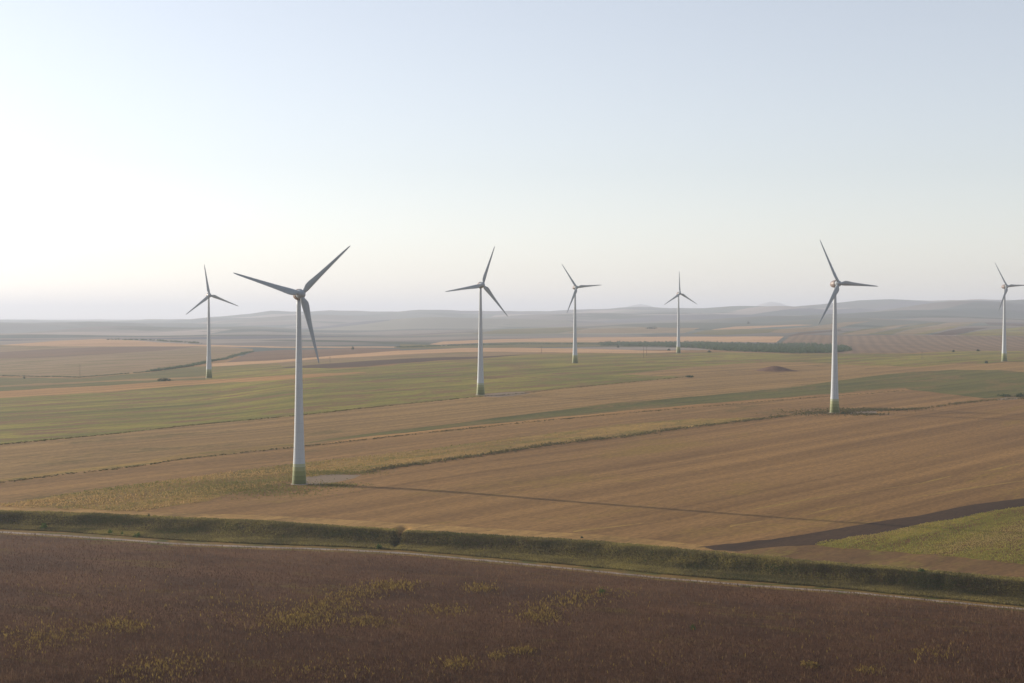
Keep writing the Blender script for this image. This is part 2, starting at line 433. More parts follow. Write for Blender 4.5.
FIELDS = [  # object name, material, outline in picture points, label
 ('pasture', 'green', band(GT, [(0, 445), (293, 416), (476, 397), (690, 376.5), (800, 372), (1024, 372)]), 'broad green pasture behind the nearest turbine'),
 ('hill_field', 'mauve', [(-260, 350), (0, 345), (20, 344), (60, 340.5), (100, 339), (130, 340), (160, 343), (200, 345), (253, 349), (253, 351.6), (239, 354.5), (225, 359), (212, 361), (190, 366), (150, 371.5), (120, 374), (80, 377.5), (0, 376), (-260, 374)], 'pale mauve field on the far rise behind the hedge line'),
 ('hill_field', 'mauve_dark', [(-260, 356), (0, 352), (60, 348.5), (110, 347), (200, 346.5), (170, 350), (90, 355), (40, 358), (-260, 362)], 'greyish band across the mauve field on the far rise'),
 ('hill_stubble', 'salmon', [(20, 343.6), (60, 340.5), (100, 339), (130, 340), (160, 342.5), (200, 344.6), (280, 346.6), (400, 346.5), (400, 347.6), (280, 347.8), (200, 346.2), (120, 346.4), (60, 346.4), (0, 345.2)], 'pale pink stubble along the crest of the far rise'),
 ('meadow', 'green_dark', band([(0, 377.3), (80, 378.5), (120, 375), (150, 372.5), (190, 367), (280, 363)], [(0, 391), (59, 388), (117, 384.8), (176, 381), (200, 380), (280, 376)]), 'dull green meadow beside the hedge line'),
 ('meadow_strip', 'tan', strip([(0, 386.5), (100, 381.5), (200, 377.5), (262, 374)], 0.9, 0.7), 'thin tan strip through the dull green meadow'),
 ('meadow', 'green', [(212, 367), (278, 363.5), (300, 366), (337, 369), (400, 365), (420, 366), (366, 372), (278, 376), (205, 380)], 'green meadow between the pink strip and the orange strip'),
 ('turned_field', 'mauve_dark', [(225, 362.7), (253, 352), (278, 350), (300, 349.8), (356, 348), (400, 349), (400, 351), (356, 354), (317, 357), (278, 360)], 'brown turned field behind the nearest tower'),
 ('pink_strip', 'salmon', [(212, 363.5), (225, 362.7), (278, 360), (317, 357), (356, 354), (400, 350.6), (459, 348), (517, 347.7), (600, 349), (660, 351), (690, 350.5), (660, 353), (600, 353), (517, 351.8), (459, 352), (400, 354.5), (356, 357), (317, 359), (278, 362.7), (212, 366.6)], 'pale pink stubble strip beyond the pasture'),
 ('tan_strip', 'mauve', [(278, 362.8), (317, 359.2), (356, 357.2), (400, 354.7), (459, 352.2), (517, 352), (560, 352.7), (517, 354.5), (478, 356.3), (439, 357.3), (400, 358.7), (356, 361.7), (317, 364.5), (282, 366.5)], 'tan strip above the dark ploughed strip'),
 ('ploughed_strip', 'plough_far', [(282, 367), (317, 364.7), (356, 361.8), (400, 358.8), (439, 357.5), (478, 356.5), (530, 354.5), (478, 358.6), (439, 360.3), (400, 363.5), (366, 366.6), (337, 368), (286, 368)], 'dark ploughed strip at the far edge of the pasture'),
 ('far_green_strip', 'green_dark', [(400, 344), (440, 345), (520, 342), (600, 342), (700, 342), (700, 346.5), (600, 346.5), (517, 347.5), (459, 347.8), (400, 349)], 'dark green strip in front of the far pink stubble'),
 ('far_stubble', 'salmon', [(429, 344.3), (443, 341.5), (498, 339.3), (600, 337), (700, 336.6), (784, 336.4), (776, 342.5), (700, 342), (600, 342.2), (517, 342), (478, 343), (439, 344.8)], 'long pink stubble field in front of the far valley'),
 ('furrowed_slope', 'furrowed', [(776, 346), (790, 336.5), (800, 334.8), (850, 335.5), (900, 335), (1024, 336.5), (1290, 338), (1290, 351), (1024, 351), (953, 351), (900, 353.3), (800, 353.6), (727, 351.5)], 'broad mauve furrowed slope behind the wood'),
 ('wood_floor', 'bank', [(600, 343), (700, 343), (776, 345), (800, 344), (833, 346), (846, 347), (853, 350.5), (830, 353.3), (800, 353.6), (727, 351), (698, 348.5), (659, 346.5), (600, 346)], 'dark floor of the far wood'),
 ('far_plot', 'plough_far', [(931, 335), (949, 330.5), (966, 328), (990, 327.6), (975, 330.5), (953, 335.3)], 'dark ploughed plot above the furrowed slope'),
 ('far_plot', 'green_dark', [(838, 334.3), (850, 331.5), (880, 327), (897, 324.5), (893, 328), (880, 331), (870, 334)], 'green plot above the furrowed slope'),
 ('far_plot', 'green', [(895, 334.3), (905, 331), (940, 327), (975, 324), (945, 330), (925, 334.5)], 'pale green plot beside the dark ploughed plot'),
 ('far_plot', 'salmon', [(712, 329.5), (735, 326.6), (800, 324.5), (815, 325), (760, 328), (730, 330.3), (715, 330.4)], 'pale pink plot on the far slope'),
 ('far_plot', 'mauve', [(770, 332.4), (778, 329.5), (800, 327.3), (835, 326), (812, 331), (785, 333.2)], 'tan plot on the far slope above the pink stubble'),
 ('far_plot', 'mauve', [(842, 334.6), (858, 331.2), (880, 328.4), (900, 325.2), (920, 322.8), (905, 326), (885, 330.2), (866, 334.4)], 'muted tan strip slanting between green plots above the furrowed slope'),
 ('far_plot', 'green_dark', [(868, 334.4), (888, 330.4), (910, 325.8), (930, 322.6), (948, 322.2), (925, 326.4), (905, 330), (892, 334.4)], 'dark green strip slanting above the middle of the furrowed slope'),
 ('far_plot', 'mauve', [(893, 334.6), (908, 330), (928, 326.4), (950, 322.4), (985, 321.6), (955, 326), (930, 330.4), (914, 334.6)], 'pale tan strip slanting left of the dark ploughed plot'),
 ('far_plot', 'green', [(955, 335.4), (980, 330.6), (1024, 326.8), (1290, 330), (1290, 337), (1024, 336)], 'green plot right of the dark ploughed plot'),
 ('far_plot', 'mauve', [(800, 331), (812, 326.6), (840, 322.6), (872, 321), (850, 325), (832, 329.4)], 'pale plot high on the far slope above the wood'),
 ('far_plot', 'green_dark', [(690, 334), (706, 330), (745, 328.8), (780, 329), (768, 333), (720, 335)], 'dark green plot behind the far pink stubble'),
 ('far_plot', 'mauve', [(560, 333.4), (590, 329), (640, 327.4), (700, 328), (684, 333)], 'greyish tan plot beyond the far pink stubble'),
 ('far_plot', 'green_dark', [(470, 334), (500, 329.4), (560, 327.2), (590, 328.4), (556, 333.6)], 'dull green plot in the far valley'),
 ('far_plot', 'plough_far', [(787, 336), (800, 332.6), (840, 329.5), (842, 330.6), (806, 334.2), (796, 335.6)], 'dark track slanting above the furrowed slope'),
 ('far_plot', 'plough_far', [(984, 322.4), (1024, 323.6), (1290, 325), (1290, 328), (1024, 326.3), (988, 324.6)], 'dark plot on the far slope at the frame edge'),
 ('tan_field', 'tan', band(TANTOP, [(622, 374.4), (660, 376), (690, 377), (833, 381), (887, 374), (931, 371), (953, 370), (997, 370), (1024, 372)]), 'tan field around the earth mound'),
 ('tan_field', 'tan', band([(0, 444.7), (59, 439), (117, 433.6), (146, 430), (205, 424), (249, 420), (293, 416), (367, 408), (426, 402), (476, 397), (522, 393.6), (559, 389), (617, 383.4), (690, 376.5), (800, 372), (833, 370)], [(0, 482), (59, 474), (117, 467.7), (176, 459), (249, 451), (338, 442), (396, 430), (499, 417), (617, 403), (734, 393), (800, 386.5), (833, 381)]), 'tan stubble field behind the green strip'),
 ('green_strip', 'green_dark', [(240, 450.5), (300, 443.6), (338, 438.2)] + EU[1:] + [(1290, 376), (1290, 402)] + [(1024, 397.5), (985, 398.5), (906, 389)] + [(x, y - 2.6) for x, y in L3[::-1] if x > 300], 'dark green strip widening beside the sixth turbine'),
 ('orange_margin', 'orange', [(300, 446.6)] + [(x, y - 2.6 * min(1, (906 - x) / 250 + 0.15)) for x, y in L3 if x > 300] + [(x, y - 0.5) for x, y in L3[::-1] if x > 300], 'thin orange margin below the green strip'),
 ('weed_margin', 'weedy', [(x, y - 4) for x, y in ext(L3) if x < 300] + [(x, y - 0.7) for x, y in ext(L3)[::-1] if x < 300], 'thin yellow weed margin between two stubble fields'),
 ('stubble_field', 'stubble_mid', ext(L3) + [(985, 399)] + [(x, y) for x, y in L1[::-1] if x > 780] + ext(L2)[::-1], 'narrow brown stubble field above the weedy strip'),
 ('weedy_strip', 'weedy', ext(L2) + [(x, y) for x, y in L1[::-1] if x < 770] + [(330, 474), (300, 480), (262, 487), (230, 494), (200, 503), (140, 512), (60, 509), (0, 507), (-260, 505)], 'yellow weedy strip running past the nearest turbine'),
 ('stubble_field', 'stubble', [(140, 512.5), (200, 503), (230, 494), (262, 487), (300, 480), (330, 474)] + ext(L1) + [(1290, 460), (1024, 498), (988, 503), (929, 513), (870, 523.6), (812, 533), (770, 540), (726, 543.5), (694, 547), (715, 550), (660, 542), (600, 536), (500, 530), (400, 524), (330, 520), (256, 516)], 'broad brown stubble field crossed by the long tower shadow'),
 ('field_edge', 'dry', [(-260, 499), (0, 505), (60, 508), (140, 512), (200, 514), (256, 515), (330, 519), (400, 523), (500, 529), (600, 535), (660, 540.5), (715, 547), (760, 552), (820, 557), (1024, 574), (1290, 600)] + [(x, y + 1) for x, y in BANK_TOP[::-1] if -260 < x < 1290], 'pale dry grass edge above the bank'),
 ('brown_margin', 'brown', [(715, 549.5), (737, 551.5), (761, 548.5), (814, 544.5), (830, 545), (902, 552), (946, 555), (1024, 564), (1290, 590), (1290, 606), (1024, 582), (960, 576.5), (900, 569.5), (820, 562.5), (760, 556.5)], 'brown grass margin above the right end of the bank'),
 ('weedy_field', 'weedy_green', [(814, 544.5), (824, 541), (841, 540), (870, 534), (929, 523.6), (988, 512), (1024, 506.6), (1290, 460), (1290, 592), (1024, 565), (946, 556), (902, 553), (827, 547)], 'yellow green weedy field below the dark ploughed wedge'),
 ('ploughed_wedge', 'plough', [(694, 547), (726, 543), (770, 540), (812, 532.5), (870, 523.6), (929, 513), (988, 503), (1024, 498), (1290, 455), (1290, 465), (1024, 506.6), (988, 512), (929, 523.6), (870, 534), (841, 540), (814, 544.5), (761, 549), (737, 552), (715, 550)], 'dark ploughed wedge beside the broad stubble field'),
 ('orange_strip', 'orange', band(ORT, ORB), 'long orange strip at the left edge of the pasture'),
 ('tramline', 'yellow', strip([(573, 532), (640, 524), (714, 515), (762, 507), (841, 495), (900, 487), (958, 475.5), (1024, 463.5)], 0.4, 0.4), 'upper yellow tramline in the broad stubble field'),
 ('tramline', 'yellow', strip([(730, 526.7), (797, 516), (841, 507.5), (900, 499), (958, 490), (1024, 481)], 0.4, 0.4), 'lower yellow tramline in the broad stubble field'),
 ('crop_field', 'crop', [(-260, 522)] + [(x, y + 1) for x, y in ROAD if x >= 0] + [(1290, 640), (1290, 1100), (-260, 1100)], 'dark brown field of dried crop in the foreground'),
 ('verge', 'verge', [(x, y - 0.5) for x, y in BANK_FOOT if -260 < x < 1290] + [(x, y + 2.4) for x, y in ROAD[::-1] if -260 < x < 1290], 'grassy verge along the dirt track'),
 ('dirt_track', 'track', [(x, y - 0.75) for x, y in ROAD if -260 < x < 1290] + [(x, y + 0.7) for x, y in ROAD[::-1] if -260 < x < 1290], 'pale dirt track at the foot of the bank'),
 ('gravel_pad', 'gravel', [(305, 476.5), (328, 474.3), (345, 474.8), (361, 475.2), (348, 479.5), (334, 482.8), (318, 485), (303, 486.2)], 'grey gravel pad at the foot of the nearest turbine'),
 ('gravel_pad', 'gravel', [(484, 394.3), (500, 392.5), (522, 391.8), (531, 393.2), (514, 395.8), (498, 397), (484, 396.8)], 'grey gravel pad at the foot of the third turbine'),
 ('gravel_pad', 'gravel', [(846, 411.3), (862, 410.6), (876, 411), (877, 413.6), (862, 414.5), (848, 414)], 'grey gravel pad at the foot of the turbine on the wide stubble field'),
 ('gravel_pad', 'gravel', [(996, 399.3), (1006, 397.6), (1020, 397.6), (1016, 399.5), (1002, 400.2)], 'small grey gravel pad beside the dark shrubs'),
 ('earth_mound', 'mound', None, 'low red brown earth mound in the tan field'),
]

def densify(poly, step=9.0, wobble=0.009):
    out = []
    n = len(poly)
    for i in range(n):
        (x0, y0), (x1, y1) = poly[i], poly[(i + 1) % n]
        k = max(1, int(math.hypot(x1 - x0, (y1 - y0) * 3) / step))
        for j in range(k):
            s = j / k
            x = x0 + (x1 - x0) * s; y = y0 + (y1 - y0) * s
            amp = wobble * max(0.0, y - HOR)
            y += amp * (math.sin(x / 9.0 + y) + 0.6 * math.sin(x / 3.7 + 2 * y)) * 0.35 if k > 1 else 0
            out.append((x, y))
    return out

SA, SB = 0.1, 30.0          # sheet coordinates: picture column and log distance, scaled alike
def sheet(xy): return np.stack([(xy[:, 0] / xy[:, 1] * F + 512) * SA, np.log(xy[:, 1]) * SB], 1)

def inside(pts, poly):
    x, y = pts[:, 0], pts[:, 1]
    res = np.zeros(len(pts), bool)
    px, py = poly[:, 0], poly[:, 1]
    box = (x > px.min()) & (x < px.max()) & (y > py.min()) & (y < py.max())
    idx = np.nonzero(box)[0]
    if not len(idx): return res
    x, y = x[idx], y[idx]; r = np.zeros(len(idx), bool)
    qx, qy = np.roll(px, -1), np.roll(py, -1)
    for a, b, c, d in zip(px, py, qx, qy):
        if b == d: continue
        hit = ((b > y) != (d > y)) & (x < (c - a) * (y - b) / (d - b) + a)
        r ^= hit
    res[idx] = r
    return res

def build_ground():
    us = np.concatenate([np.arange(-1290, -90, 60), np.arange(-90, 1120, 10), np.arange(1120, 2330, 60)])
    vs_ = [math.log(60)]
    while vs_[-1] < math.log(41000):
        y = math.exp(vs_[-1])
        vs_.append(vs_[-1] + (0.08 if y < 250 else 0.02 if y < 330 else 0.005 if y < 620 else 0.018 if y < 9000 else 0.025))
    U, V = np.meshgrid(us, np.array(vs_), indexing='ij')
    jit = RNG.uniform(-1, 1, (2,) + U.shape)
    pts = np.stack([(U + jit[0] * 1.5) * SA, (V + jit[1] * 0.0006) * SB], -1).reshape(-1, 2)
    # finer points round the mound
    gx, gy = np.meshgrid(np.linspace(-36, 36, 26), np.linspace(-32, 32, 26))
    mxy = np.stack([MOUND[0] + gx.ravel(), MOUND[1] + gy.ravel()], 1)
    # and over the bank
    bu = np.arange(-100, 1130, 2.0); bf, bt = bank_lines(bu)
    bY = np.concatenate([bf + (bt - bf) * q for q in np.linspace(-0.25, 1.3, 15)]); bU = np.tile(bu, 15)
    bxy = np.stack([(bU - 512) / F * bY, bY], 1)
    pts = np.concatenate([pts, sheet(mxy), sheet(bxy)])
    polys, edges = [], []
    n0 = len(pts)
    allp = [pts]
    for name, mat, outline, label in FIELDS:
        if outline is None:
            a = np.linspace(0, 2 * math.pi, 40, endpoint=False)
            rr = 19 * (1 + 0.08 * np.sin(3 * a + 1) + 0.06 * np.sin(7 * a))
            xy = np.stack([MOUND[0] + rr * 1.25 * np.cos(a), MOUND[1] + rr * np.sin(a)], 1)
        else:
            xy = unproject(densify(outline, wobble=0.001 if name in ('dirt_track', 'verge', 'field_edge', 'crop_field') else 0.009))
        s = sheet(xy)
        polys.append(s)
        edges += [(n0 + i, n0 + (i + 1) % len(s)) for i in range(len(s))]
        allp.append(s); n0 += len(s)
    pts = np.concatenate(allp)
    ov, oe, of, *_ = delaunay_2d_cdt([Vector(p) for p in pts], edges, [], 0, 1e-4, False)
    ov = np.array([(v.x, v.y) for v in ov]); of = np.array([list(f) for f in of if len(f) == 3])
    yy = np.exp(ov[:, 1] / SB); xx = (ov[:, 0] / SA - 512) / F * yy
    zz = height(xx, yy)
    cen = ov[of].mean(1)
    ids = np.full(len(of), -1)
    for k, s in enumerate(polys): ids[inside(cen, s)] = k
    # what no field covers: near ground, the bank, far hills
    cu = cen[:, 0] / SA; cY = np.exp(cen[:, 1] / SB)
    yf, yt = bank_lines(cu)
    onbank = (ids == -1) & (cY > yf - 4) & (cY < yt + 1)
    ids[onbank] = 1000
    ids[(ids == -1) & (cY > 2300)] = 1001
    co = np.stack([xx, yy, zz], 1)
    e = np.maximum(0.4, yy * 0.002)
    nx = -(height(xx + e, yy) - height(xx - e, yy)) / (2 * e); ny = -(height(xx, yy + e) - height(xx, yy - e)) / (2 * e)
    nor = np.stack([nx, ny, np.ones_like(nx)], 1); nor /= np.linalg.norm(nor, axis=1)[:, None]
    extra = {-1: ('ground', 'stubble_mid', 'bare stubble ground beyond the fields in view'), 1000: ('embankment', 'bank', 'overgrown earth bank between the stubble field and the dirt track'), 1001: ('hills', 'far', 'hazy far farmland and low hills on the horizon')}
    for k in np.unique(ids):
        name, mat, label = extra[k] if k in extra else (FIELDS[k][0], FIELDS[k][1], FIELDS[k][3])
        f = of[ids == k]
        used, inv = np.unique(f.ravel(), return_inverse=True)
        me = mesh_np(name, co[used], [inv.reshape(-1, 3)], [M[mat]], smooth=True)
        me.normals_split_custom_set_from_vertices(nor[used].tolist())
        tag(link(name, me), label, None, None, 'structure')
    return polys
POLYS = build_ground()
FIELD_POLY = {}
for f_, p_ in zip(FIELDS, POLYS): FIELD_POLY.setdefault(f_[3], p_)

# ------------------------------------------------------------------ haze: the air over the whole plain
def box_mesh(name, lo, hi, mat):
    v = [(x, y, z) for x in (lo[0], hi[0]) for y in (lo[1], hi[1]) for z in (lo[2], hi[2])]
    f = np.array([(0, 1, 3, 2), (4, 6, 7, 5), (0, 4, 5, 1), (2, 3, 7, 6), (0, 2, 6, 4), (1, 5, 7, 3)])
    return mesh_np(name, v, [f], [mat])
hm = bpy.data.materials.new('haze'); hm.use_nodes = True
ht = hm.node_tree
ht.nodes.remove(ht.nodes['Principled BSDF'])
pv = ht.nodes.new('ShaderNodeVolumePrincipled')
pv.inputs['Color'].default_value = (*HAZE_COLOR, 1)
pv.inputs['Density'].default_value = HAZE_DENSITY
pv.inputs['Anisotropy'].default_value = HAZE_ANISO
pv.inputs['Density Attribute'].default_value = ''
ht.links.new(pv.outputs[0], ht.nodes['Material Output'].inputs['Volume'])
try: hm.cycles.homogeneous_volume = True
except Exception: pass
tag(link('haze', box_mesh('haze', (-56000, -300, -12), (56000, 43000, 430), hm)), 'pale morning haze over the whole plain', None, None, 'stuff')

# ------------------------------------------------------------------ wind turbines
def lathe(profile, seg, close_ends=True):
    """profile: (radius, z) from bottom to top."""
    a = np.linspace(0, 2 * math.pi, seg, endpoint=False)
    v = np.concatenate([np.stack([r * np.cos(a), r * np.sin(a), np.full(seg, z)], 1) for r, z in profile])
    f = []
    for k in range(len(profile) - 1):
        i = np.arange(seg); j = (i + 1) % seg
        f.append(np.stack([k * seg + i, k * seg + j, (k + 1) * seg + j, (k + 1) * seg + i], 1))
    faces = [np.concatenate(f)]
    if close_ends:
        faces.append((np.arange(seg) + (len(profile) - 1) * seg)[None, :])
    return v, faces

def paint(name, c, rough=0.45):
    t = NT(name)
    tc = t.n('ShaderNodeTexCoord')
    m = t.n('ShaderNodeMapping'); m.inputs['Scale'].default_value = (0.8, 0.8, 0.05); t.l(tc.outputs['Object'], m.inputs[0])
    n = t.noise(m.outputs[0], 1.0, 4, 0.6)
    col = t.mix(t.ramp(n, 0.35, 0.75), c, tuple(v * 0.86 for v in c))
    sx = t.n('ShaderNodeSeparateXYZ'); t.l(tc.outputs['Object'], sx.inputs[0])
    fr = t.math('FRACT', t.math('DIVIDE', sx.outputs[2], 3.85))
    seam = t.math('MULTIPLY', t.math('LESS_THAN', fr, 0.05), 0.16)
    col = t.mix(seam, col, (0.12, 0.12, 0.115))
    t.p.inputs['Roughness'].default_value = rough
    t.p.inputs['Specular IOR Level'].default_value = 0.3
    return t.done(col)

TOWER_PROFILE = [(3.25, 0), (3.05, 2.6), (2.84, 6.0), (2.66, 9.3), (2.42, 14), (2.15, 22), (1.9, 32), (1.66, 43), (1.42, 55), (1.2, 66), (1.0, 76), (0.9, 82.2)]
def tower_radius(z):
    zz = [p[1] for p in TOWER_PROFILE]; return float(np.interp(z, zz, [p[0] for p in TOWER_PROFILE]))

white = paint('turbine white', (0.41, 0.44, 0.46))
blade_m = paint('blade grey', (0.31, 0.345, 0.375), 0.4)
greens = [paint('band green %s' % w, c) for w, c in (('dark', (0.085, 0.098, 0.018)), ('mid', (0.12, 0.135, 0.03)), ('light', (0.17, 0.185, 0.055)), ('pale', (0.24, 0.255, 0.105)), ('faint', (0.32, 0.345, 0.21)))]
concrete = plain_mat('concrete', (0.30, 0.25, 0.20), 0.15, 0.7)

def tower_mesh():
    lev = [0, 2.0, 4.0, 6.0, 7.8, 9.2] + list(np.linspace(10.5, 82.2, 26))
    v, faces = lathe([(tower_radius(z), z) for z in lev], 40)
    seg = 40
    mi = []
    for k in range(len(lev) - 1): mi += [k + 1 if k < 5 else 0] * seg
    mi.append(0)
    return mesh_np('tower', v, faces, [white] + greens, mi, smooth=True)

def egg(profile, seg=28):
    """Body of revolution along +Y: profile (y, radius)."""
    v, faces = lathe([(r, y) for y, r in profile], seg)
    v = v[:, [0, 2, 1]]; v[:, 0] *= -1
    return v, faces

def blade_mesh():
    """Blade along +Z; the rotor faces +Y (its front). Chord lies near the X axis, with twist."""
    rs = [1.0, 2.1, 3.0, 4.2, 5.8, 7.8, 10.7, 14.6, 18.5, 22.4, 26.3, 29.2, 30.8, 31.6]
    ch = [1.9, 2.0, 2.8, 3.35, 3.3, 2.9, 2.4, 1.95, 1.6, 1.28, 1.0, 0.75, 0.5, 0.16]
    th = [1.0, 0.95, 0.62, 0.46, 0.38, 0.32, 0.27, 0.24, 0.21, 0.19, 0.18, 0.17, 0.16, 0.16]
    tw = [30, 28, 26, 24, 20, 16, 12, 9, 7, 5, 3.5, 2.5, 2, 2]
    n = 20
    a = np.linspace(0, 2 * math.pi, n, endpoint=False)
    V = []
    for r, c, t, w in zip(rs, ch, th, tw):
        x = np.cos(a) * 0.5; y = np.sin(a) * 0.5 * t
        k = 1 - min(1, max(0, (r - 1.5) / 3.0))
        taper = 1 - (1 - k) * 0.75 * np.clip((x + 0.1) / 0.6, 0, 1)      # thin trailing edge
        y = y * taper
        x = (x + 0.16 * (1 - k)) * c; y = y * c
        w = R(w + 4)
        V.append(np.stack([x * math.cos(w) - y * math.sin(w), x * math.sin(w) + y * math.cos(w) + 0.012 * r, np.full(n, r)], 1))
    v = np.concatenate(V)
    f = []
    for k in range(len(rs) - 1):
        i = np.arange(n); j = (i + 1) % n
        f.append(np.stack([k * n + i, k * n + j, (k + 1) * n + j, (k + 1) * n + i], 1))
    return mesh_np('blade', v, [np.concatenate(f), (np.arange(n) + (len(rs) - 1) * n)[None, :], np.arange(n)[::-1][None, :]], [blade_m], smooth=True)

TOWER_ME = tower_mesh()
fv, ff = lathe([(3.75, -0.8), (3.75, 0.2), (3.6, 0.28), (3.2, 0.3)], 36)
FOUND_ME = mesh_np('foundation', fv, ff, [concrete])
nv, nf = egg([(-4.3, 0.05), (-4.1, 0.6), (-3.6, 1.3), (-2.6, 1.95), (-1.2, 2.4), (0.2, 2.55), (1.5, 2.45), (2.5, 2.25)])
NAC_ME = mesh_np('nacelle', nv, nf, [paint('nacelle paint', (0.25, 0.20, 0.185))], smooth=True)
hv, hf = egg([(2.54, 2.2), (3.2, 2.15), (4.1, 1.95), (4.9, 1.55), (5.5, 1.05), (5.9, 0.5), (6.0, 0.05)])
HUB_ME = mesh_np('hub', hv, hf, [blade_m], smooth=True)
jv, jf = lathe([(0.95, 82.25), (1.2, 82.6), (1.25, 83.2)], 28)
YAW_ME = mesh_np('yaw_collar', jv, jf, [white], smooth=True)
vv_, vf_ = lathe([(0.07, 86.9), (0.07, 88.6)], 8)
bx = box_mesh('tmp', (-0.5, -0.05, 88.4), (0.5, 0.05, 88.55), white)
MAST_ME = mesh_np('sensor_mast', vv_ + np.array([0, -3.2, 0]), vf_, [white])
BLADE_ME = blade_mesh()
HUB_Z = 84.0
YAW = 25.0                       # every rotor faces the same wind

TURB = [  # base in the picture, distance, rotor angle, label
    (298.8, 485, 623, 46.5, 'nearest and largest wind turbine, standing beside a grey gravel pad'),
    (208.8, 378, 1474, -9, 'distant wind turbine standing alone on the far left near the dark hedge line'),
    (480.5, 395, 1109, 20, 'white wind turbine standing at the edge of the green pasture by a small gravel pad'),
    (575, 363, 1611, -35, 'small distant wind turbine rising from the middle of the green pasture'),
    (678.5, 353, 2048, -1, 'farthest, smallest wind turbine, one blade straight up, in front of the dark wood'),
    (834.8, 413.5, 944, -27, 'second largest wind turbine, on the brown stubble field right of the earth mound'),
    (1004.3, 361, 1633, -33, 'wind turbine at the right edge of the photo below the long hill'),
]
TURBINES = []
for px, py, d, phi, label in TURB:
    x = (px - 512) / F * d
    z = float(height(x, d))
    root = link('wind_turbine', None)
    root.location = (x, d, z)
    root.scale = (0.99,) * 3 if d < 700 else (1.02,) * 3
    tag(root, label, 'wind turbine', 'wind turbines on the plain')
    link('foundation', FOUND_ME, root)
    link('tower', TOWER_ME, root)
    link('yaw_collar', YAW_ME, root).rotation_euler = (0, 0, 0)
    yaw = Matrix.Rotation(R(180 + YAW), 4, 'Z')
    top = Matrix.Translation((0, 0, HUB_Z)) @ yaw @ Matrix.Rotation(R(3.0), 4, 'X')
    link('nacelle', NAC_ME, root).matrix_local = top
    h = link('hub', HUB_ME, root); h.matrix_local = top
    for k in range(3):
        b = link('blade', BLADE_ME, root)
        # local +Y is the front; seen from the front a positive turn about +Y runs anticlockwise, so negate
        b.matrix_local = top @ Matrix.Translation((0, 4.0, 0)) @ Matrix.Rotation(R(-(phi + 120 * k)), 4, 'Y')
    TURBINES.append(root)
bpy.data.meshes.remove(bx)

# ------------------------------------------------------------------ plants
def leaf_cloud(cen, rad, hgt, leaves, size, tint, stretch=1.0):
    """Leaf clumps spread through domes standing on the points CEN: verts, quads, tints."""
    n = len(cen)
    N = n * leaves
    c = np.repeat(cen, leaves, 0); r = np.repeat(rad, leaves); h = np.repeat(hgt, leaves); t = np.repeat(tint, leaves)
    a = RNG.uniform(0, 2 * math.pi, N); s = RNG.uniform(0, 1, N) ** 0.45
    el = np.arcsin(RNG.uniform(0, 1, N) ** 0.8)
    lump = 1 + 0.25 * np.sin(a * 3 + t * 17) * np.cos(el * 2 + t * 9)
    p = c + np.stack([np.cos(a) * np.cos(el) * s * r * lump, np.sin(a) * np.cos(el) * s * r * lump, np.sin(el) * s * h * lump + 0.05], 1)
    q = RNG.normal(size=(N, 3)); q /= np.linalg.norm(q, axis=1)[:, None]
    w = np.cross(q, RNG.normal(size=(N, 3))); w /= np.linalg.norm(w, axis=1)[:, None]
    sz = (size * RNG.uniform(0.6, 1.4, N))[:, None]
    q = q * sz * stretch; w = w * sz * 0.62
    v = np.stack([p - q, p - w * 0.9, p + q, p + w], 1).reshape(-1, 3)
    f = np.arange(4 * N).reshape(-1, 4)
    tt = np.clip(t + RNG.normal(0, 0.13, N), 0, 1)
    return v, f, np.repeat(tt, 4)

def stalk_cloud(p, h, w, tint, lean=0.25):
    """Upright stalks with a bent tip: two crossed leaf blades each."""
    N = len(p)
    a = RNG.uniform(0, math.pi, N)
    V, T = [], []
    for k in range(2):
        d = np.stack([np.cos(a + k * 1.57), np.sin(a + k * 1.57), np.zeros(N)], 1) * w[:, None] * 0.5
        tip = p + np.stack([RNG.normal(0, lean, N) * h, RNG.normal(0, lean, N) * h, h * RNG.uniform(0.8, 1.1, N)], 1)
        mid = p + (tip - p) * 0.55
        V.append(np.stack([p - d * 0.3, mid - d, tip, mid + d], 1)); T.append(tint)
    v = np.concatenate(V).reshape(-1, 3); t = np.repeat(np.concatenate(T), 4)
    return v, np.arange(len(v)).reshape(-1, 4), t

leaf_bank = leaf_mat('bank leaves', (0.155, 0.098, 0.058), (0.085, 0.085, 0.036), (0.085, 0.118, 0.032), 0.42)
leaf_dark = leaf_mat('dark leaves', (0.040, 0.062, 0.032), (0.052, 0.078, 0.038), (0.07, 0.10, 0.042))
leaf_bright = leaf_mat('bright leaves', (0.055, 0.080, 0.022), (0.080, 0.120, 0.028), (0.11, 0.15, 0.035))
leaf_yellow = leaf_mat('yellow weeds leaves', (0.13, 0.085, 0.030), (0.235, 0.155, 0.042), (0.34, 0.24, 0.060), 0.4)
leaf_crop = leaf_mat('dry crop stalks', (0.055, 0.026, 0.016), (0.112, 0.056, 0.032), (0.215, 0.132, 0.068))
leaf_foot = leaf_mat('bank foot grass', (0.080, 0.082, 0.028), (0.155, 0.125, 0.052), (0.29, 0.235, 0.075), 0.42)
leaf_strip = leaf_mat('strip weeds', (0.16, 0.15, 0.045), (0.27, 0.205, 0.07), (0.42, 0.27, 0.11), 0.45)
leaf_green = leaf_mat('weedy field leaves', (0.16, 0.165, 0.042), (0.30, 0.27, 0.065), (0.37, 0.26, 0.11), 0.45)
leaf_weed = leaf_mat('field weeds', (0.10, 0.085, 0.035), (0.14, 0.125, 0.045), (0.25, 0.19, 0.075))
bark = plain_mat('bark', (0.10, 0.075, 0.055), 0.3, 6.0)

def on_ground(xy): return np.stack([xy[:, 0], xy[:, 1], height(xy[:, 0], xy[:, 1])], 1)

